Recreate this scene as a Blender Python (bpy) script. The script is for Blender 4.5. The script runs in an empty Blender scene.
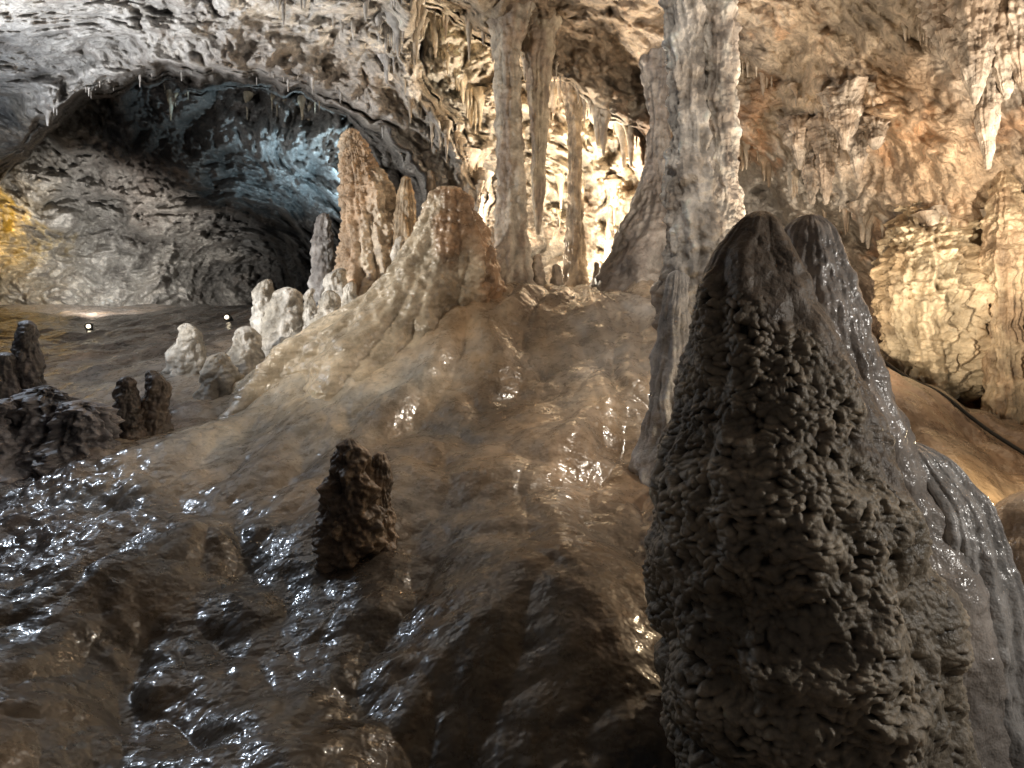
import bpy, math, time, numpy as np
sc=bpy.context.scene
rs=np.random.RandomState(11)
T0=time.time()
def tick(s): print('TICK',s,round(time.time()-T0,1))

# ---------------------------------------------------------------- noise
GR=rs.normal(size=(256,3)); GR/=np.linalg.norm(GR,axis=1)[:,None]
GX,GY,GZ=[np.ascontiguousarray(GR[:,i].astype(np.float32)) for i in range(3)]
PM=np.r_[rs.permutation(256),rs.permutation(256)].astype(np.int32)[:256]
PM=np.r_[PM,PM].astype(np.int32)
RX,RY,RZ=[rs.rand(256).astype(np.float32) for _ in range(3)]
def pn(p,seed=0):
    p=np.asarray(p,np.float32)
    fl=np.floor(p); i=fl.astype(np.int32); f=p-fl
    x,y,z=f[:,0],f[:,1],f[:,2]
    w=f*f*f*(f*(f*6-15)+10); wx,wy,wz=w[:,0],w[:,1],w[:,2]
    s=(seed*37+11)&255
    ax=[PM[(i[:,0]+s)&255],PM[(i[:,0]+1+s)&255]]
    iy=i[:,1];iz=i[:,2]+seed
    res=[]
    for c in (0,1):
        rr_=[]
        for b in (0,1):
            q=[]
            for a in (0,1):
                h=PM[(PM[(ax[a]+iy+b)&255]+iz+c)&255]
                q.append(GX[h]*(x-a)+GY[h]*(y-b)+GZ[h]*(z-c))
            rr_.append(q[0]+wx*(q[1]-q[0]))
        res.append(rr_[0]+wy*(rr_[1]-rr_[0]))
    return (res[0]+wz*(res[1]-res[0]))*np.float32(1.5)
def sc_(p,s):
    return np.asarray(p)*(s if np.isscalar(s) else np.array(s))
def fbm(p,s,o=4,seed=0,g=.5):
    p=sc_(p,s);r=0;a=1
    for k in range(o):
        r=r+a*pn(p,seed+k*17); a*=g; p=p*2.03+3.1
    return r
def billow(p,s,o=3,seed=0,g=.5):
    p=sc_(p,s);r=0;a=1
    for k in range(o):
        r=r+a*np.abs(pn(p,seed+k*17)); a*=g; p=p*2.07+1.7
    return r
def worley(p,s,seed=0):
    p=sc_(p,s).astype(np.float32)
    fl=np.floor(p); i=fl.astype(np.int32); f=p-fl
    m=np.full(len(p),9.,np.float32)
    for a in (-1,0,1):
        A=PM[(i[:,0]+a+seed*31)&255]
        for b in (-1,0,1):
            B=PM[(A+i[:,1]+b)&255]
            for c in (-1,0,1):
                h=PM[(B+i[:,2]+c)&255]
                d=(RX[h]+a-f[:,0])**2+(RY[h]+b-f[:,1])**2+(RZ[h]+c-f[:,2])**2
                m=np.minimum(m,d)
    return np.sqrt(m)
def sst(a,b,x):
    t=np.clip((x-a)/(b-a),0,1); return t*t*(3-2*t)
class TPS:
    def __init__(s,pts,val,lam=.0):
        s.p=np.array(pts,float); n=len(s.p)
        d=np.linalg.norm(s.p[:,None]-s.p[None],axis=2)
        K=d*d*np.log(d+1e-9)+lam*np.eye(n)
        Q=np.c_[np.ones(n),s.p]
        A=np.block([[K,Q],[Q.T,np.zeros((3,3))]])
        s.w=np.linalg.solve(A,np.r_[np.array(val,float),0,0,0])
    def __call__(s,x):
        out=s.w[-3]+x[:,0]*s.w[-2]+x[:,1]*s.w[-1]
        for k,q in enumerate(s.p):
            r2=(x[:,0]-q[0])**2+(x[:,1]-q[1])**2
            out=out+s.w[k]*.5*r2*np.log(r2+1e-12)
        return out
def idw(pts,cols,x,pw=3.):
    pts=np.array(pts,float); cols=np.array(cols,float)
    W=0;C=0
    for q,c in zip(pts,cols):
        w=1/(((x[:,0]-q[0])**2+(x[:,1]-q[1])**2)**(pw/2)+1e-4)
        W=W+w; C=C+w[:,None]*c[None]
    return C/W[:,None]

# ---------------------------------------------------------------- materials
def limestone(name,rough=(.35,.6),bscale=30,bstr=.4,bdist=.02,coat=0.,var=.35,spec=.5,det=3,crough=.12,brough=.65):
    m=bpy.data.materials.new(name); m.use_nodes=True
    nt=m.node_tree; N=nt.nodes; L=nt.links
    b=N['Principled BSDF']
    geo=N.new('ShaderNodeNewGeometry')
    at=N.new('ShaderNodeAttribute'); at.attribute_name='Col'
    n2=N.new('ShaderNodeTexNoise'); n2.inputs['Scale'].default_value=9; n2.inputs['Detail'].default_value=4; n2.inputs['Roughness'].default_value=.75
    L.new(geo.outputs['Position'],n2.inputs['Vector'])
    mr2=N.new('ShaderNodeMapRange'); mr2.inputs['From Min'].default_value=.3; mr2.inputs['From Max'].default_value=.7
    mr2.inputs['To Min'].default_value=1-var; mr2.inputs['To Max'].default_value=1+var
    L.new(n2.outputs['Fac'],mr2.inputs['Value'])
    vm=N.new('ShaderNodeVectorMath'); vm.operation='SCALE'; L.new(at.outputs['Color'],vm.inputs[0]); L.new(mr2.outputs[0],vm.inputs['Scale'])
    L.new(vm.outputs[0],b.inputs['Base Color'])
    mr3=N.new('ShaderNodeMapRange'); mr3.inputs['From Min'].default_value=.35; mr3.inputs['From Max'].default_value=.65
    mr3.inputs['To Min'].default_value=rough[0]; mr3.inputs['To Max'].default_value=rough[1]
    L.new(n2.outputs['Fac'],mr3.inputs['Value']); L.new(mr3.outputs[0],b.inputs['Roughness'])
    b.inputs['Specular IOR Level'].default_value=spec
    b.inputs['Coat Weight'].default_value=coat; b.inputs['Coat Roughness'].default_value=crough
    nb=N.new('ShaderNodeTexNoise'); nb.inputs['Scale'].default_value=bscale; nb.inputs['Detail'].default_value=det; nb.inputs['Roughness'].default_value=brough
    L.new(geo.outputs['Position'],nb.inputs['Vector'])
    bp=N.new('ShaderNodeBump'); bp.inputs['Strength'].default_value=bstr; bp.inputs['Distance'].default_value=bdist
    L.new(nb.outputs['Fac'],bp.inputs['Height'])
    L.new(bp.outputs['Normal'],b.inputs['Normal'])
    if coat: L.new(bp.outputs['Normal'],b.inputs['Coat Normal'])
    return m
M_rock=limestone('rough_limestone',(.5,.85),11,.9,.14,var=.38,det=6)
M_flow=limestone('wet_flowstone',(.18,.45),14,.5,.035,coat=.5,var=.25,det=3)
M_floor=limestone('wet_mud_flowstone',(.18,.45),5.0,.5,.09,coat=.7,var=.25,det=3,spec=.6,crough=.1,brough=.5)
M_pop=limestone('cave_popcorn',(.25,.5),60,.6,.012,var=.35,spec=.6)
M_stal=limestone('stalagmite_calcite',(.35,.65),20,.7,.05,var=.3,det=4)
def simple(name,col,rough=.5,metal=0,em=0):
    m=bpy.data.materials.new(name); m.use_nodes=True; b=m.node_tree.nodes['Principled BSDF']
    b.inputs['Base Color'].default_value=(*col,1); b.inputs['Roughness'].default_value=rough; b.inputs['Metallic'].default_value=metal
    if em: b.inputs['Emission Color'].default_value=(1,.85,.6,1); b.inputs['Emission Strength'].default_value=em
    return m

# ---------------------------------------------------------------- mesh helpers
def mkmesh(name,V,F,C,mat,origin=None):
    V=np.asarray(V,float); F=np.asarray(F,np.int32)
    if origin is None: origin=np.zeros(3)
    me=bpy.data.meshes.new(name)
    me.vertices.add(len(V)); me.vertices.foreach_set('co',(V-origin).astype(np.float32).ravel())
    me.loops.add(F.size); me.loops.foreach_set('vertex_index',F.ravel())
    me.polygons.add(len(F)); me.polygons.foreach_set('loop_start',np.arange(0,F.size,4,dtype=np.int32))
    me.update(calc_edges=True)
    me.shade_smooth()
    ca=me.color_attributes.new('Col','FLOAT_COLOR','POINT')
    rgba=np.ones((len(V),4),np.float32); rgba[:,:3]=np.clip(C,0.004,.85)
    ca.data.foreach_set('color',rgba.ravel())
    me.materials.append(mat)
    o=bpy.data.objects.new(name,me); sc.collection.objects.link(o); o.location=origin
    return o
def gridfaces(nu,nv,wrap=False):
    a=np.arange(nu*nv).reshape(nu,nv)
    if wrap:
        b=np.roll(a,-1,axis=0)
        return np.stack([a[:,:-1],b[:,:-1],b[:,1:],a[:,1:]],-1).reshape(-1,4)
    return np.stack([a[:-1,:-1],a[1:,:-1],a[1:,1:],a[:-1,1:]],-1).reshape(-1,4)

# ---------------------------------------------------------------- cave floor
CP=[(-3,0,0),(0,0,0),(3,0,0),(-8,0,.1),(8,0,.3),(0,-6,0),(-8,-6,0),(8,-6,0),
(-2.15,3.1,0.),(0,3.1,0.),(2.05,3.0,0.05),(-1.57,4.44,.3),(-.07,4.07,.38),(.66,5.55,.88),(-1.3,5.92,.8),(-3.5,6.3,.72),
(-3.07,4.44,.3),(-5.4,7.77,1.12),(-3.9,9.25,1.4),(-8.2,14.8,2.68),(-13.3,19.2,3.6),(-6.3,17.8,3.45),
(-2.54,8.9,1.85),(-1.29,8.3,2.2),(-.83,8.6,2.8),(-.35,8.14,2.3),(.475,9.25,2.78),(1.54,8.9,2.85),(-.11,7.03,1.45),(1.03,7.03,1.64),(1.4,8.14,2.3),(-1.9,8.0,1.72),(-2.3,7.2,1.28),
(3.3,5.92,1.42),(3.8,5.55,.95),(2.9,4.44,.66),(3.7,7.4,1.8),(2.24,3.3,.3),(.4,3.33,.15),(1.5,5.9,1.0),(4.6,7.6,1.4),
(.5,12,2.6),(1,16,2.7),(-3,14,2.9),(4,11,2.4),(8,10,2.),(10,5,1.),(-14,8,1.2),(-9,4,.5),(-16,26,4),(0,28,3),(12,26,3)]
CP=np.array(CP,float)
TZ=TPS(CP[:,:2],CP[:,2],.02)
cream=(.68,.6,.48);dk=(.085,.07,.057);mud=(.17,.13,.095);pur=(.16,.143,.145);brn=(.26,.2,.145)
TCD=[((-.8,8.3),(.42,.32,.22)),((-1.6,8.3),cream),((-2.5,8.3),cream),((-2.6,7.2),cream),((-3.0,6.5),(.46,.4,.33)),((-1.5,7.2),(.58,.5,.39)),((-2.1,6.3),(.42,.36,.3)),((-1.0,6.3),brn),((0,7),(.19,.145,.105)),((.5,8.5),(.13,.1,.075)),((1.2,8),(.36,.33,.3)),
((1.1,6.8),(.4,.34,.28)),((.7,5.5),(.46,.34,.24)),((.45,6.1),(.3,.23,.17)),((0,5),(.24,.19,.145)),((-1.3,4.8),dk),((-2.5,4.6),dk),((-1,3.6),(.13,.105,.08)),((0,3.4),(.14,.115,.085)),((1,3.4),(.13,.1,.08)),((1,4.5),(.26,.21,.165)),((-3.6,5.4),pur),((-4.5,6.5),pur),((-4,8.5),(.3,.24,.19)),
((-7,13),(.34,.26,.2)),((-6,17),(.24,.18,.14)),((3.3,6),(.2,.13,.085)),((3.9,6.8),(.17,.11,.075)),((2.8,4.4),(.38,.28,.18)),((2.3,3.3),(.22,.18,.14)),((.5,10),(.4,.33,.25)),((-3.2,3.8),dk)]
TC=[a for a,_ in TCD]; TCc=[b for _,b in TCD]
def floor_full(x,y):
    xy=np.c_[x,y]; z=TZ(xy)
    P=np.c_[x,y,z*0+.3]
    w1=fbm(P,.7,2,5); w2=fbm(P,.7,2,9)
    cx,cy=.9,11.
    dx=x-cx+.3*w1; dy=y-cy+.3*w2
    ph=np.arctan2(dx,-dy); rho=np.hypot(dx,dy)
    flute=billow(np.c_[ph*5.0,rho*.28,rho*0],1.,2,31,.35)          # downslope lobes
    lob=billow(np.c_[x+.35*w1,y+.35*w2,z*.5],.62,2,41,.3)
    act=sst(-9,-5,x)*sst(13,10,y)
    far=(1-act)*sst(24,17,y)
    z=z+act*(.24*(flute-.3)+.26*(lob-.3))+.10*fbm(P,.6,3,51,.4)
    lob2=billow(np.c_[x+.2*w2,y*.8,z*.5],1.7,2,45,.35)
    z=z+(.11*act+.09*far)*(lob2-.35)
    R=np.c_[ph*2.2+.3*w2,rho*4.5+1.2*w1,w2*.6]
    z=z+.016*act*fbm(R,1.,2,61,.5)
    z=z+.005*fbm(P,6,2,71)
    g=np.exp(-(((x+4.0)/1.3)**2+((y-5.9)/1.2)**2))
    return z,g,flute,lob
def densify(lo,a,b,hi,n,m,mh=None):
    mh=m if mh is None else mh
    t=np.linspace(0,1,m,endpoint=False)
    left=lo+(a-lo)*(1-(1-t)**2) if m else np.array([])
    th=np.linspace(0,1,mh+1)[1:]
    right=b+(hi-b)*th**2 if mh else np.array([])
    return np.r_[left,np.linspace(a,b,n),right]
u=densify(-2.6,-.76,.76,2.6,660,40)
yy=np.r_[np.linspace(-6,2.4,40,endpoint=False),np.geomspace(2.4,30,620)]
U,Y=np.meshgrid(u,yy,indexing='ij')
X=U*np.maximum(Y,2.4)
x=X.ravel();y=Y.ravel()
z,g,fl,lb=floor_full(x,y)
P=np.c_[x,y,z]
wr=worley(P,11,3)
z=z+g*(.04*(.5-wr)+.03*fbm(P,5,3,77))
P=np.c_[x,y,z]
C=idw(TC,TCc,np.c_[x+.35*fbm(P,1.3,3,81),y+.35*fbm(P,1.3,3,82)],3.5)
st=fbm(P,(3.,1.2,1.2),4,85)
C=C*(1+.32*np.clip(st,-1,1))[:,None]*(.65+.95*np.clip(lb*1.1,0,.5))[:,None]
C=C*(1+.28*np.clip(fbm(P,5.,3,89,.6),-1,1))[:,None]
C=C*(1+.12*np.clip(fbm(P,1.6,3,88),-1,1)[:,None]*np.array([1.2,.2,-1.2]))
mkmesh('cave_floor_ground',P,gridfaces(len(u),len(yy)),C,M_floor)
def gz(x,y): return float(floor_full(np.array([x]),np.array([y]))[0][0])
tick('floor')

# ---------------------------------------------------------------- cave shell (walls + ceiling), star shaped about the chamber mouth
def S(px,py): return ((px-512)/740,(384-py)/740)
FR=[(0,0,8),(0,80,10.5),(0,150,12.5),(100,0,8.6),(100,60,10.6),(200,0,9),(200,65,10.8),(300,0,9.4),(300,70,11),(400,0,9.8),(400,95,11.6),(430,150,12.),(475,240,12),(440,40,10.5),
(500,0,8.6),(560,30,9.4),(600,60,9.6),(640,90,9.8),(655,140,10.2),(700,0,8.2),(760,0,8.1),(760,60,8.8),(760,130,9.6),(700,130,10),(780,180,9.8),(850,0,7.5),(850,100,8.2),(850,200,9.0),
(900,230,8.5),(870,300,9.6),(1000,0,6.6),(1024,100,6.9),(1000,200,7.5),(930,250,7.9),(930,320,8.0),(930,400,8.1),(1024,260,7.4),(1024,330,7.5),(1024,430,7.4),(830,300,10.4),(700,350,11),(500,400,12),(200,400,14),
(-300,100,11),(-300,350,13),(1400,100,5),(1400,400,6),(1400,-100,4.5),(-300,-100,7),(500,-150,6.3),(200,-150,7),(900,-150,5.6),(900,600,9),(100,640,14)]
BK=[(-200,200,19),(-50,165,19),(50,230,20),(100,150,19),(200,90,19.5),(300,90,19),(200,170,19.5),(120,260,22),(60,300,23),(260,260,27),(300,150,18),(350,200,18.5),(430,40,13.5),(460,100,14),(530,90,14),(600,140,14),(560,250,17),(620,230,14.5),(400,260,20),(250,310,26),(500,320,18),(640,320,15),(400,400,20),(100,400,23),(700,100,14),(700,300,15),(100,640,23),(900,600,15)]
TF=TPS([S(a,b) for a,b,_ in FR],[math.log(c) for *_,c in FR],.002)
TB=TPS([S(a,b) for a,b,_ in BK],[math.log(c) for *_,c in BK],.002)
O1=[(-140,460),(-120,260),(-40,190),(15,160),(45,128),(90,95),(160,80),(240,76),(300,88),(350,104),(400,145),(422,180),(430,235),(445,330),(440,460)]
O2=[(422,4),(470,22),(505,48),(550,78),(600,118),(636,142),(650,185),(642,235),(620,280),(620,460),(475,460),(472,330),(482,240),(488,200),(474,160),(455,128),(430,100),(415,60)]
def sdist(poly,x):
    p=np.array([S(*q) for q in poly]); n=len(p); d=np.full(len(x),9.); inside=np.zeros(len(x),bool)
    for k in range(n):
        a=p[k];b=p[(k+1)%n];e=b-a;w=x-a
        t=np.clip((w@e)/(e@e),0,1); q=w-t[:,None]*e; d=np.minimum(d,np.hypot(q[:,0],q[:,1]))
        c=((a[1]>x[:,1])!=(b[1]>x[:,1]))&(x[:,0]<(b[0]-a[0])*(x[:,1]-a[1])/(b[1]-a[1]+1e-12)+a[0])
        inside^=c
    return np.where(inside,d,-d)
def shell(uv):
    uv=np.asarray(uv,float)
    q=np.c_[uv,uv[:,0]*0]
    jit=.012*fbm(q,22,3,101)+.014*fbm(q,7,2,102)
    sd=np.maximum(sdist(O1,uv),sdist(O2,uv))+jit
    k=sst(-.004,.014,sd)
    v=np.clip(uv[:,1],None,.62); uc=np.clip(uv[:,0],-1.3,1.3)
    uvc=np.c_[uc,v]
    df=np.exp(TF(uvc)); db=np.exp(TB(np.c_[np.clip(uc,-1.,.4),np.clip(v,-.4,.5)]))
    top=sst(.55,.8,uv[:,1])
    df=df*(1-top)+top*np.clip(4.6/np.maximum(uv[:,1],.3),0,12)
    side=np.maximum(np.abs(uv[:,0])-1.3,0); df=df/(1+side*.7)
    df=df*(1-.05*sst(-.06,-.015,sd)*sst(.0,-.015,sd))
    D=df*(1-k)+db*k
    return D,k,sd
def rockdisp(P,k,uv):
    W=P+.5*np.c_[fbm(P,.5,2,111),fbm(P,.5,2,112),fbm(P,.5,2,113)]
    d=.8*fbm(W,.33,2,121)+.90*(billow(W,.8,4,131,.55)-.45)
    m=sst(.3,.5,uv[:,0])*1.0+.25+.7*np.exp(-((uv[:,0]+.12)/.06)**2)
    fl=billow(W*np.array([1,1,.25]),2.0,2,151,.6)
    msk=sst(-.15,.3,fbm(P,.6,2,161))
    cav=billow(W,1.7,2,165)
    d=d+.38*m*msk*(fl-.4)+.15*fbm(P,2.6,4,171,.6)-.25*(1-msk)*np.clip(.25-cav,0,1)*2
    return d*(1+.5*k),fl*msk,msk
uu=densify(-2.4,-.74,.74,2.4,860,34)
vv=densify(-.6,-.1,.56,3.2,540,14,50)
UU,VV=np.meshgrid(uu,vv,indexing='ij'); uv=np.c_[UU.ravel(),VV.ravel()]
def shellpos(uv,full=False):
    D,k,sd=shell(uv)
    dirv=np.c_[uv[:,0],np.ones(len(uv)),uv[:,1]]
    P=dirv*D[:,None]; 
    dsp,fl,msk=rockdisp(P,k,uv)
    nrm=dirv/np.linalg.norm(dirv,axis=1)[:,None]
    P=P-nrm*(dsp*np.clip(D/11,.5,1.3))[:,None]*1.0+np.array([0,0,1.6])
    return (P,k,sd,fl,dsp) if full else P
P,k,sd,fl,dsp=shellpos(uv,True)
P[:,1]=np.maximum(P[:,1],.2)
tick('shell pos')
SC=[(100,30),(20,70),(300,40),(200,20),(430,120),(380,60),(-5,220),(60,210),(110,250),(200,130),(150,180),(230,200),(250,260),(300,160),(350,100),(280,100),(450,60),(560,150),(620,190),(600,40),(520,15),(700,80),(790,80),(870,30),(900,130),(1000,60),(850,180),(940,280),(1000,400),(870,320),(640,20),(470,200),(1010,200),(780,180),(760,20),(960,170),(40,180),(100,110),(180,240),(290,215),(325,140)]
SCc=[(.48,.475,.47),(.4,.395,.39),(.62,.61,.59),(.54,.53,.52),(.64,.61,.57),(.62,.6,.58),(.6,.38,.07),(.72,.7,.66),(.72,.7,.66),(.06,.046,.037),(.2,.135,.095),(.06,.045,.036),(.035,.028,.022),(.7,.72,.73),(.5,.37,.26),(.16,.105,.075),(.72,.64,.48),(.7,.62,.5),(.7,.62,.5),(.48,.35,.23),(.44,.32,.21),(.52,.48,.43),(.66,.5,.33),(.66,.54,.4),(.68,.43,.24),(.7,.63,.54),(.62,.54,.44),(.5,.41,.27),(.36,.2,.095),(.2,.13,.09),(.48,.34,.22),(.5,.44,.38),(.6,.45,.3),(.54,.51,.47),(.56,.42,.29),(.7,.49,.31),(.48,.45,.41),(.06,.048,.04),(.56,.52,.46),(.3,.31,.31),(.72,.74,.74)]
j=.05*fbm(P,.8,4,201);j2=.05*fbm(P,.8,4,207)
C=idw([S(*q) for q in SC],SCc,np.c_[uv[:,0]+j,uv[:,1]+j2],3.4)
s1=sst(.1,.5,fbm(P,.9,5,211,.6))
s2=sst(.2,.5,fbm(P,1.6,5,221,.65))
warm=sst(-.05,.2,uv[:,0])[:,None]
C=C*(1-.45*s1[:,None]*warm)+warm*.45*s1[:,None]*np.array([.62,.29,.11])
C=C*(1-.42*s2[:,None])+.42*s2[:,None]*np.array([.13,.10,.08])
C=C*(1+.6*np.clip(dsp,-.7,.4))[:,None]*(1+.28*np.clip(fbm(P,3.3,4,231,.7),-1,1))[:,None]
F=gridfaces(len(uu),len(vv))
F=F[:,::-1]
fv=uv[F[:,0]]
ceil=(fv[:,1]>.52)|((fv[:,0]<-.02)&(fv[:,1]>.30)&(k[F[:,0]]<.5))
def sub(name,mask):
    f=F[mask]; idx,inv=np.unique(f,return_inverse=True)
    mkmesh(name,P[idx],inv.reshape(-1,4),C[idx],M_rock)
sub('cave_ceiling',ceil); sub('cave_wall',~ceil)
tick('shell')

# ---------------------------------------------------------------- speleothem builder
def body(prof,seg=120,rings=200,ry=1.,flute=.1,ffreq=3.,lump=.15,lfreq=1.,knob=0,kfreq=28,kmask=None,ledge=.0,seed=1,col=(.4,.33,.25),col2=None,tip='top',rag=.02,vert=.3,kcol=(.8,.8)):
    prof=np.array(prof,float)      # z,x,y,r bottom->top
    z0,z1=prof[0,0],prof[-1,0]
    t=np.linspace(0,1,rings)
    if tip=='top': t=1-(1-t)**1.5
    elif tip=='bottom': t=t**1.5
    z=z0+(z1-z0)*t
    n=400; zz=np.linspace(z0,z1,n)
    ker=np.hanning(41);ker/=ker.sum()
    def sm(v):
        a=np.interp(zz,prof[:,0],v); s=np.convolve(np.pad(a,20,mode='reflect',reflect_type='odd'),ker,'valid'); return np.interp(z,zz,s)
    cx,cy,r=sm(prof[:,1]),sm(prof[:,2]),np.maximum(sm(prof[:,3]),.004)
    if tip=='top':
        rt=max(prof[-1,3],.01); q=np.clip((z-(z1-rt))/rt,0,1); r=r*np.sqrt(np.maximum(1-q*q,0.0002))
    elif tip=='bottom':
        rt=max(prof[0,3],.01); q=np.clip(((z0+rt)-z)/rt,0,1); r=r*np.sqrt(np.maximum(1-q*q,0.0002))
    th=np.linspace(0,2*np.pi,seg,endpoint=False)
    T,Z=np.meshgrid(th,z,indexing='ij'); R=np.broadcast_to(r,T.shape).copy()
    ca,sa=np.cos(T),np.sin(T)
    rm=max(r.max(),.03)
    if tip=='none': rm=max(np.median(r)*1.2,.03)
    o=seed*7.31
    px=(cx+R*ca);py=(cy+R*ry*sa)
    Pw=np.c_[px.ravel(),py.ravel(),Z.ravel()]
    wv=.35*fbm(Pw+o,.8/rm,2,seed+360)
    Q=np.c_[(ca*ffreq+o).ravel()+wv,(sa*ffreq+o).ravel()-wv,(Z*vert/rm).ravel()]
    d=flute*(billow(Q,1.,2,seed+300,.5)-.35)
    d=d+lump*fbm(Pw+o,lfreq/rm,3,seed+310)
    if ledge: 
        Q2=np.c_[(ca*.9+o).ravel(),(sa*.9).ravel(),(Z/rm*2.0).ravel()+wv]
        d=d+ledge*(billow(Q2,1.,2,seed+320)-.3)
    d=d.reshape(T.shape)*R
    kn=0
    if knob:
        w=worley(Pw+.03*np.c_[fbm(Pw,9,2,5),fbm(Pw,9,2,6),fbm(Pw,9,2,7)],(kfreq,kfreq,kfreq*1.25),seed)
        amp=sst(-.25,.25,fbm(Pw,2.2,3,seed+330)+.15)
        if kmask is not None: amp=np.maximum(amp,.6)*kmask(Pw)
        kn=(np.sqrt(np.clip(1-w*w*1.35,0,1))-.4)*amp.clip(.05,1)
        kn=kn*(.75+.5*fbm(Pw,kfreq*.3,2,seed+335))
        d=d+knob*kn.reshape(T.shape)*np.clip(R/.1,0,1)
    d=d+rag*fbm(Pw,9,3,seed+340).reshape(T.shape)*np.clip(R/.15,.1,1)
    V=np.stack([cx+(R+d)*ca,cy+(R*ry+d)*sa,Z+0*T],-1).reshape(-1,3)
    c=np.array(col)[None]*np.ones((len(V),1))
    if col2 is not None:
        if kmask is not None: m=1-kmask(Pw)
        else: m=sst(-.25,.35,fbm(Pw*np.array([1,1,.4]),1.2/rm,4,seed+350))
        c=c*(1-m[:,None])+m[:,None]*np.array(col2)
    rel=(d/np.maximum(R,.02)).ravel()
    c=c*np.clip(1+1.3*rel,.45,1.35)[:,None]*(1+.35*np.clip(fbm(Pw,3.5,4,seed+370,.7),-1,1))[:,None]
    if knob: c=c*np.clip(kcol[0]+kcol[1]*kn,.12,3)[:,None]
    V=V.reshape(seg,rings,3)
    if tip=='top': V[:,-1]=V[:,-1].mean(0)
    if tip=='bottom': V[:,0]=V[:,0].mean(0)
    return V.reshape(-1,3),gridfaces(seg,rings,True),c
def join(name,parts,mat,origin=None):
    V=[];F=[];C=[];n=0
    for v,f,c in parts: V.append(v);F.append(f+n);C.append(c);n+=len(v)
    V=np.vstack(V)
    if origin is None: origin=np.array([V[:,0].mean(),V[:,1].mean(),V[:,2].min()])
    return mkmesh(name,V,np.vstack(F),np.vstack(C),mat,origin)

# --- big foreground stalagmite: popcorn coated front, smooth flowstone crown and right flank
def row(py,l,r,Y=3.15,e=0):
    kk=Y/740
    return (1.6+(384-py)*kk,((l+r)/2-512)*kk,Y+e,(r-l)/2*kk)
def kmA(P):   # popcorn covers the lower / left part, boundary in metres over the body
    n=fbm(P,3.,3,777)*.25; n2=fbm(P,8.,2,778)*.12
    edge=np.interp(P[:,2],[0,.7,1.2,1.62,1.95,2.25],[1.9,1.85,1.65,1.3,.85,.65])
    m=sst(.12,-.12,P[:,0]+n+n2-edge)*sst(2.15,1.9,P[:,2]+n)
    return np.clip(m,0.03,1)
A=[row(900,680,1000),row(768,668,965),row(680,655,950),row(600,655,935),row(550,660,922),row(500,664,902),row(450,676,884),row(400,688,864),row(350,694,840),row(300,698,814),row(270,704,798),row(240,724,786),row(211,743,777)]
front=body(A,600,860,ry=.85,flute=.16,ffreq=1.5,lump=.12,lfreq=1.4,knob=.046,kfreq=30,kmask=kmA,ledge=.12,seed=3,col=(.40,.34,.26),col2=(.44,.36,.29),rag=.014,kcol=(.58,1.9))
B=[row(900,700,1060,3.4),row(768,700,1010,3.4),row(600,700,975,3.4),row(500,720,930,3.4),row(400,730,888,3.35),row(330,745,866,3.3),row(290,758,854,3.28),row(250,778,842,3.25),row(214,792,828,3.25)]
rear=body(B,260,340,ry=.8,flute=.18,ffreq=1.6,lump=.10,ledge=.07,seed=5,col=(.44,.36,.3),col2=(.5,.45,.41),rag=.02)
s=join('popcorn_stalagmite',[front],M_pop)
r_=join('smooth_flank',[rear],M_flow); r_.parent=s; r_.location=r_.location-s.location
join('flowstone_boss',[body([row(900,820,1080,3.35),row(768,840,1030,3.35),row(650,850,1008,3.35),row(580,860,998,3.35),row(530,876,990,3.35),row(500,890,980,3.35),row(470,885,955,3.4),row(440,880,930,3.4)],260,300,ry=.9,flute=.26,ffreq=2.4,lump=.16,seed=8,col=(.36,.34,.33),col2=(.5,.48,.46),rag=.015,vert=.15)],M_flow)
join('flowstone_boss',[body([row(900,960,1200,3.7),row(768,970,1150,3.7),row(650,978,1110,3.7),row(560,988,1080,3.7),row(490,1010,1060,3.7)],200,220,ry=1.1,flute=.22,ffreq=2,lump=.18,seed=9,col=(.42,.3,.2),col2=(.48,.37,.27),rag=.02)],M_flow)
tick('big')

def rr(py,l,r,Y):
    kk=Y/740; return (1.6+(384-py)*kk,((l+r)/2-512)*kk,Y,(r-l)/2*kk)
def rc(py,l,r,Y=5.92): return rr(py,l,r,Y)
p1=body([rc(520,630,800),rc(470,648,780),rc(400,655,765),rc(330,662,752),rc(270,664,745),rc(220,668,735),rc(180,670,722),rc(120,672,712),rc(60,668,712),rc(0,664,715),rc(-60,655,730),rc(-160,640,780)],260,600,flute=.34,ffreq=1.8,lump=.22,lfreq=1.3,ledge=.16,seed=12,col=(.68,.63,.57),col2=(.46,.4,.34),tip='none',rag=.04)
p2=body([rc(250,700,745,5.8),rc(205,712,740,5.8),rc(150,712,738,5.8),rc(100,706,738,5.8),rc(50,704,736,5.8),rc(0,704,738,5.8),rc(-160,690,760,5.8)],140,400,flute=.4,ffreq=1.5,lump=.24,lfreq=1.,ledge=.22,seed=13,col=(.66,.6,.52),col2=(.44,.37,.31),tip='none',rag=.03)
p3=body([rc(520,630,720,5.75),rc(440,643,705,5.75),rc(380,650,695,5.75),rc(320,660,692,5.75),rc(270,668,688,5.75)],160,260,flute=.34,ffreq=2.,lump=.2,seed=14,col=(.74,.72,.69),col2=(.58,.55,.52),rag=.02)
join('limestone_column',[p1,p2,p3],M_stal)

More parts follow.
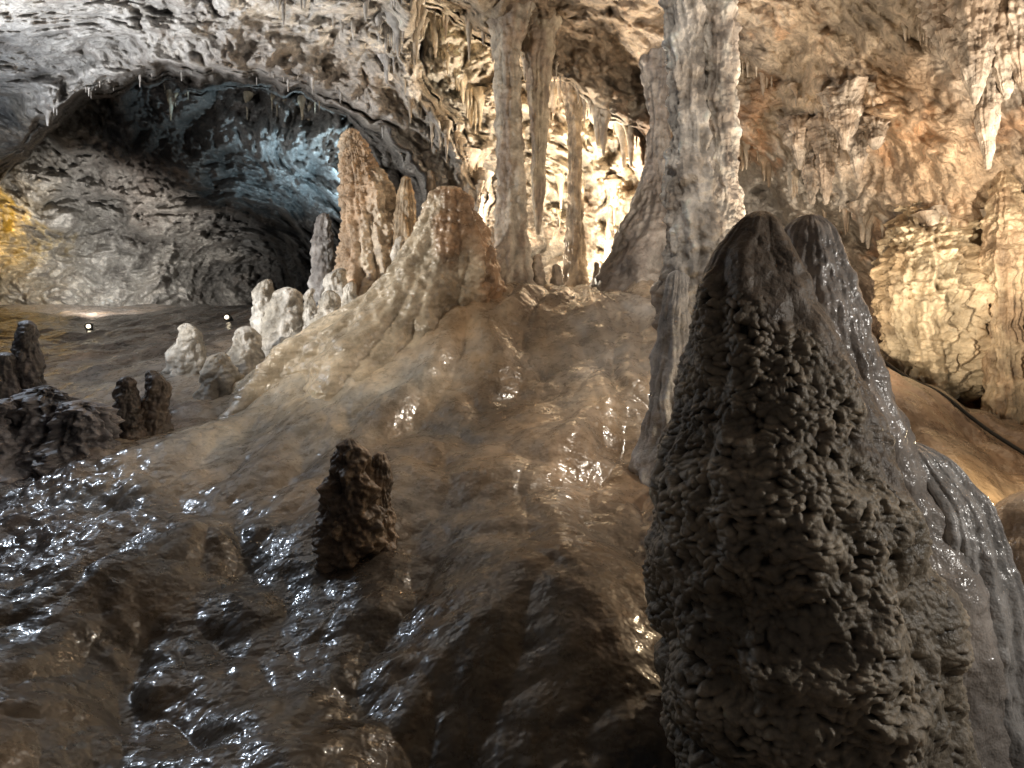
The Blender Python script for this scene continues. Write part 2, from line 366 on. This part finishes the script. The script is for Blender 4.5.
c1=body([rr(400,430,590,9.3),rr(330,465,560,9.3),rr(290,487,536,9.3),rr(260,493,530,9.3),rr(200,496,526,9.3),rr(150,496,524,9.3),rr(100,496,521,9.3),rr(60,496,519,9.3),rr(20,490,528,9.3),rr(-40,470,560,9.3)],120,380,flute=.3,ffreq=1.6,lump=.14,lfreq=1.,ledge=.14,seed=21,col=(.46,.40,.32),col2=(.26,.2,.15),tip='none',rag=.025,vert=.12)
join('limestone_column',[c1],M_stal)
c2=body([rr(235,536,540,9.7),rr(190,532,545,9.7),rr(120,530,548,9.7),rr(70,528,550,9.7),rr(0,516,566,9.7)],100,240,flute=.3,ffreq=1.6,lump=.2,ledge=.15,seed=22,col=(.46,.39,.29),col2=(.26,.2,.15),tip='bottom',rag=.015)
join('hanging_stalactite',[c2],M_stal)
c3=body([rr(330,550,600,11),rr(270,564,586,11),rr(200,568,582,11),rr(130,568,581,11),rr(60,558,590,11)],100,240,flute=.3,lump=.2,ledge=.15,seed=23,col=(.4,.32,.23),col2=(.26,.2,.14),tip='none')
join('limestone_column',[c3],M_stal)
c4=body([rr(400,560,720,9.5),rr(300,588,695,9.5),rr(280,598,692,9.5),rr(250,610,690,9.5),rr(220,624,684,9.5),rr(190,638,678,9.5),rr(160,647,672,9.5),rr(120,650,668,9.5),rr(60,642,680,9.5),rr(0,620,700,9.5)],160,300,flute=.2,ffreq=2.0,lump=.16,seed=24,col=(.24,.22,.205),col2=(.17,.15,.14),tip='none',rag=.03)
join('limestone_column',[c4],M_stal)

# --- mound: rough brown spire on a glossy flowstone apron
def kmM(P):
    n=fbm(P,1.6,3,790)*.5
    return np.clip(sst(-.15,.25,(P[:,2]-3.2)*.8+(P[:,0]+.85)*1.1+n),.08,1)
m1=body([rr(520,200,560,8.9),rr(400,240,530,8.9),rr(340,302,512,8.8),rr(300,352,502,8.7),rr(270,386,494,8.6),rr(240,407,486,8.5),rr(210,424,474,8.5),rr(186,431,465,8.5)],320,420,ry=.75,flute=.22,ffreq=1.7,lump=.18,lfreq=2.2,knob=.10,kfreq=5.5,kmask=kmM,seed=31,col=(.38,.25,.155),col2=(.76,.65,.49),rag=.035,vert=.6)
join('flowstone_stalagmite',[m1],M_flow)
g1=body([rr(340,310,440,11.1),rr(280,332,424,11.1),rr(250,338,408,11.1),rr(220,340,400,11.1),rr(190,340,394,11.1),rr(165,340,378,11.1),rr(145,341,366,11.1),rr(128,346,356,11.1)],220,340,ry=.8,flute=.4,ffreq=2.6,lump=.16,lfreq=1.4,ledge=.08,seed=33,col=(.66,.55,.42),col2=(.46,.33,.22),rag=.07,vert=.15)
g2=body([rr(330,380,440,10.9),rr(260,390,420,10.9),rr(205,396,414,10.9),rr(176,402,410,10.9)],100,160,flute=.3,lump=.2,seed=34,col=(.5,.4,.28),col2=(.38,.28,.18),rag=.03)
join('fluted_stalagmite',[g1,g2],M_stal)

def stal(name,px,top,bot,wt,wb,Y,seed,col,col2,mat=M_stal,seg=80,rings=120,**kw):
    a=dict(flute=.22,ffreq=1.5,lump=.24,lfreq=1.2,ledge=.12,rag=.03); a.update(kw)
    h=bot-top
    k=Y/740; zb=min(1.6+(384-bot)*k,gz((px-512)*k,Y))-.25
    r_=np.random.RandomState(seed); jx=r_.normal()*wt*.25
    pr=[(zb,(px-512)*k,Y,wb*.62*k)]+[rr(py,px+dx-w/2,px+dx+w/2,Y) for py,w,dx in ((bot-.04*h,wb,0),(bot-h*.4,wt+(wb-wt)*.5,jx*.5),(top+.25*h,wt+(wb-wt)*.2,jx),(top,wt*.8,0))]
    return join(name,[body(pr,seg,rings,seed=seed,col=col,col2=col2,**a)],mat)
stal('small_stalagmite',324,213,290,16,28,11.8,41,(.42,.4,.38),(.3,.27,.25))
wcol=(.6,.56,.5);wc2=(.4,.36,.3)
for i,(px,t,b,wt,wb,Y) in enumerate([(268,279,332,16,34,10.6),(288,287,338,26,44,10.4),(187,323,362,20,38,10.2),(246,326,366,18,42,9.7),(342,268,306,16,34,10.2),(312,288,320,8,18,10.1),(222,352,376,14,40,9.2),(330,290,320,14,30,9.6),(352,282,318,10,22,9.4),(402,236,300,10,30,9.6)]):
    stal('white_stalagmite',px,t,b,wt,wb,Y,50+i,wcol,wc2,mat=M_stal)
for i,(px,t,b,wt,wb,Y) in enumerate([(492,226,285,8,16,11.5),(538,254,288,9,20,9.6),(556,264,286,8,16,9.7),(596,262,286,5,12,9.8),(575,232,290,8,14,12),(528,262,288,6,12,10.5),(430,170,240,7,20,11.5),(610,205,285,6,14,13),(415,215,260,6,14,11.5),(465,250,300,10,24,10),(480,262,300,8,18,9.4)]):
    stal('small_stalagmite',px,t,b,wt,wb,Y,70+i,(.28,.23,.18),(.2,.16,.12),seg=50,rings=70)
dkw=dict(mat=M_pop,seg=130,rings=170,lump=.28)
stal('dark_stalagmite',27,320,410,16,44,8.4,90,(.17,.15,.145),(.11,.1,.095),knob=.018,kfreq=20,**dkw)
stal('dark_stalagmite',6,352,420,16,40,8.2,91,(.17,.15,.145),(.11,.1,.095),knob=.018,kfreq=20,**dkw)
stal('dark_stalagmite',127,376,432,16,30,7.6,92,(.13,.1,.08),(.08,.065,.055),knob=.015,kfreq=22,**dkw)
stal('dark_stalagmite',151,370,425,18,32,7.8,93,(.14,.11,.085),(.09,.07,.06),knob=.015,kfreq=22,**dkw)
for i,(px,t,b,wt,wb,Y) in enumerate([(45,385,470,50,110,7.3),(8,398,480,50,120,7.0),(80,400,465,40,90,7.1)]):
    stal('rubble_boulder',px,t,b,wt,wb,Y,96+i,(.27,.255,.265),(.16,.15,.155),mat=M_pop,knob=.02,kfreq=13,seg=180,rings=200,lump=.5,flute=.35,rag=.08)
st1=body([rr(600,318,380,4.9),rr(550,322,380,4.9),rr(520,324,384,4.9),rr(480,326,376,4.9),rr(455,332,368,4.9),rr(438,342,358,4.9)],200,260,ry=.8,flute=.3,ffreq=1.2,lump=.26,lfreq=1.2,ledge=.1,seed=111,col=(.24,.19,.15),col2=(.32,.24,.175),rag=.06,vert=.1)
st2=body([rr(580,355,396,4.95),rr(540,360,394,4.95),rr(500,364,392,4.95),rr(470,366,391,4.95),rr(452,372,388,4.95)],160,220,ry=.8,flute=.3,ffreq=1.2,lump=.26,lfreq=1.2,ledge=.1,seed=113,col=(.24,.19,.15),col2=(.32,.24,.175),rag=.06,vert=.1)
join('broken_stalagmite',[st1,st2],M_pop)

# --- right wall drapery
d1=body([rr(415,915,965,7.9),rr(390,896,985,7.6),rr(340,884,985,7.4),rr(300,880,984,7.4),rr(262,882,982,7.6),rr(235,890,972,7.9),rr(205,905,955,8.4),rr(190,920,940,8.8)],280,340,ry=.75,flute=.38,ffreq=3.4,lump=.2,lfreq=1.8,ledge=.12,seed=121,col=(.52,.42,.28),col2=(.34,.25,.15),tip='bottom',rag=.07,vert=.16)
d2=body([rr(430,985,1030,7.0),rr(380,990,1024,7.0),rr(320,990,1018,7.0),rr(260,985,1022,7.1),rr(200,990,1020,7.4),rr(160,1000,1010,7.8)],140,220,flute=.4,lump=.25,ledge=.1,seed=122,col=(.48,.37,.24),col2=(.34,.24,.15),tip='none',rag=.03,vert=.1)
d3=body([rr(430,1020,1080,6.8),rr(340,1030,1076,6.8),rr(240,1030,1080,7.0),rr(180,1040,1070,7.4)],140,220,flute=.4,lump=.25,ledge=.1,seed=123,col=(.48,.37,.24),col2=(.34,.24,.15),tip='none',rag=.03,vert=.1)
join('flowstone_drapery',[d1,d2,d3],M_stal)
hang=[]
for i,(px,t,b,w,Y) in enumerate([(975,-40,105,40,6.5),(988,-40,170,30,6.6),(1006,-40,100,40,6.5),(1022,-40,90,38,6.4),(945,-20,60,40,6.9),(960,-20,80,34,6.8),(845,90,150,26,7.9),(858,100,180,22,8.0),(826,120,205,20,8.5),(875,120,150,22,7.8),(812,150,205,16,8.9),(800,120,170,22,8.8)]):
    hang.append(body([rr(b,px-2,px+2,Y),rr(b-.3*(b-t),px-w*.35,px+w*.35,Y),rr(t+.3*(b-t),px-w*.5,px+w*.5,Y+.1),rr(t,px-w*.9,px+w*.9,Y+.3)],80,180,flute=.5,lump=.3,ledge=.16,seed=130+i,col=(.42,.35,.28),col2=(.3,.23,.17),tip='bottom',rag=.04,vert=.15))
join('stalactite_curtain',hang,M_stal)
def fringe(name,segs,n,lmin,lmax,wf,seed,col,col2):
    r=np.random.RandomState(seed); pts=[]
    cen=r.rand(max(3,n//5))
    for i in range(n):
        (a,b)=segs[r.randint(len(segs))]; t=np.clip(cen[r.randint(len(cen))]+r.normal()*.06,0,1)
        pts.append(S(a[0]+(b[0]-a[0])*t+r.normal()*3,a[1]+(b[1]-a[1])*t-abs(r.normal())*5))
    Pp=shellpos(np.array(pts)); parts=[]
    for i,p in enumerate(Pp):
        L=(lmin+(lmax-lmin)*r.rand()**2.2)*p[1]/740; w=L*wf*(.6+.8*r.rand())+.02
        x,y,z=p; z+=.12; dx=r.normal()*.01
        parts.append(body([(z-L-.12,x+dx,y-.02,w*.12),(z-L*.55,x+dx,y-.02,w*.4),(z-L*.2,x,y,w*.75),(z+.1,x,y+.1,w*1.4)],12,22,flute=.3,lump=.3,seed=seed+i%23,col=col,col2=col2,tip='bottom',rag=.01))
    join(name,parts,M_stal)
g_=(.5,.48,.46);g2_=(.36,.34,.32)
fringe('stalactites',[((45,122),(90,92)),((90,92),(160,76)),((160,76),(240,72)),((240,72),(300,84)),((300,84),(350,100)),((350,100),(400,140))],36,3,15,.26,400,g_,g2_)
fringe('stalactites',[((255,-5),(420,10)),((330,20),(410,40)),((380,70),(430,60))],34,6,30,.24,430,g_,g2_)
fringe('stalactites',[((415,5),(425,50)),((430,15),(505,48)),((505,48),(550,76)),((550,76),(600,116)),((600,116),(640,142)),((400,95),(470,160)),((470,160),(486,200))],90,8,45,.18,460,(.48,.42,.34),(.33,.27,.21))
fringe('stalactites',[((870,230),(1000,240)),((985,230),(1024,235)),((880,225),(960,232)),((740,150),(800,190)),((790,120),(880,100)),((740,60),(800,110)),((900,40),(960,30)),((830,215),(880,230))],90,6,30,.28,500,(.48,.4,.31),(.36,.27,.19))
fringe('stalactites',[((170,100),(330,110)),((520,80),(600,140)),((440,60),(480,110)),((560,180),(620,200)),((500,160),(560,220))],60,8,36,.16,540,(.6,.52,.4),(.46,.37,.25))

# --- cable along the path on the right, lamp fixtures
def tube(name,pts,r,mat):
    cu=bpy.data.curves.new(name,'CURVE'); cu.dimensions='3D'; cu.bevel_depth=r; cu.bevel_resolution=3
    sp=cu.splines.new('NURBS'); sp.points.add(len(pts)-1); sp.order_u=3; sp.use_endpoint_u=True
    for q,p in zip(sp.points,pts): q.co=(*p,1)
    o=bpy.data.objects.new(name,cu); sc.collection.objects.link(o); cu.materials.append(mat); return o
M_rub=simple('black_rubber',(.02,.02,.02),.5)
pts=[]
for px,py,Y in [(850,335,7.4),(870,350,7.1),(905,378,6.6),(940,405,6.3),(980,430,6.),(1030,460,5.7),(1100,500,5.3)]:
    kk=Y/740; x_=(px-512)*kk; pts.append((x_,Y,max(gz(x_,Y)+.02,1.6+(384-py)*kk)))
tube('electric_cable',pts,.016,M_rub)
M_met=simple('lamp_housing',(.05,.05,.05),.4,.6); M_em=simple('lamp_glass',(1,.9,.7),.3,0,4)
def lamp_fixture(x,y,aim):
    z=gz(x,y)-.16
    e=bpy.data.objects.new('cave_floodlight',None); sc.collection.objects.link(e); e.location=(x,y,z)
    import bmesh
    for nm,rad,dep,off,mt in (('stake',.015,.25,.1,M_met),('housing',.08,.14,.2,M_met),('lens',.04,.02,.2,M_em)):
        bm=bmesh.new(); bmesh.ops.create_cone(bm,cap_ends=True,segments=20,radius1=rad,radius2=rad*(.75 if nm=='housing' else 1),depth=dep)
        me=bpy.data.meshes.new(nm); bm.to_mesh(me); bm.free(); me.materials.append(mt)
        o=bpy.data.objects.new(nm,me); sc.collection.objects.link(o); o.parent=e; o.location=(0,0,off)
        if nm!='stake':
            o.rotation_euler=(math.radians(-115) if nm=='housing' else math.radians(65),0,aim)
            if nm=='lens': o.location=(math.sin(aim)*.08,-math.cos(aim)*.08,off+.03)
lamp_fixture(-8.45,14.8,.3); lamp_fixture(-5.7,14.9,-.2)
tick('all')

# ---------------------------------------------------------------- lights
def lamp(loc,W,col,rad=.06,aim=None,ang=100,blend=.6):
    t='SPOT' if aim is not None else 'POINT'
    l=bpy.data.lights.new('cave_lamp_or_fill',t); l.energy=W; l.color=col; l.shadow_soft_size=rad
    o=bpy.data.objects.new('cave_lamp_or_fill',l); sc.collection.objects.link(o); o.location=loc
    if aim is not None:
        from mathutils import Vector
        l.spot_size=math.radians(ang); l.spot_blend=blend
        o.rotation_euler=(Vector(aim)-Vector(loc)).to_track_quat('-Z','Y').to_euler()
    return o
COOL=(.74,.85,1)
lamp((1.2,12.3,3.0),1350,(1,.9,.74),.08)
lamp((-.6,12.4,3.1),600,(1,.88,.70),.08)
lamp((2.2,5.0,1.7),540,(1,.85,.66),.06,(4.2,8.5,5.0),110,.8)
lamp((4.6,4.4,2.4),900,(1,.88,.72),.06,(3.4,8,5.8),105,.9)  # added off-frame spot that brightens the right wall
lamp((1.85,4.7,1.15),12,(1,.78,.5),.04)
lamp((-6.2,7.0,3.2),1200,(1,.97,.92),.08,(-3.0,10.5,5.6),110,.7)
lamp((-5.2,5.6,2.9),400,(1,.9,.76),.08,(-1.6,8.4,2.3),42,.8)  # extra spot added to lift the mound apron and cream tongue
lamp((-3.6,15.6,4.6),900,(.58,.84,1),.06,(-5.2,18,7.2),58)
lamp((-13.0,17.4,5.0),420,(1,.68,.10),.06,(-13.6,19.5,5.8),48)
lamp((-8.7,15.2,3.5),2600,(1,.97,.92),.05,(-11.0,20,4.8),62)
lamp((-6.6,8.6,4.2),150,COOL,.07)
lamp((4.4,1.9,2.3),130,(1,.95,.88),.08)
lamp((1.68,6.62,4.3),190,(1,.9,.76),.05,(-.4,5.2,.9),105,.7)  # added behind the column for grazing relief and wet glints on the floor
lamp((.6,2.2,5.0),190,(1,.93,.84),.10,(1.35,6.2,3.6),42,.8)  # added front fill that lightens the tall limestone column
lamp((2.0,1.8,5.2),60,(1,.92,.82),.12,(.9,7.0,2.6),75,.8)  # overhead fill added on the camera side for the middle of the floor
lamp((3.25,4.5,1.1),18,(1,.8,.5),.04)

w=bpy.data.worlds.new('World'); sc.world=w; w.use_nodes=True
bg=w.node_tree.nodes['Background']; bg.inputs[0].default_value=(.9,.93,1,1); bg.inputs[1].default_value=.02

cam=bpy.data.cameras.new('camera'); cam.sensor_width=36; cam.lens=26.02; cam.clip_end=200; cam.clip_start=.05
co=bpy.data.objects.new('camera',cam); sc.collection.objects.link(co); co.location=(0,0,1.6); co.rotation_euler=(math.pi/2,0,0)
sc.camera=co
sc.view_settings.view_transform='Standard'; sc.view_settings.look='None'; sc.view_settings.exposure=0
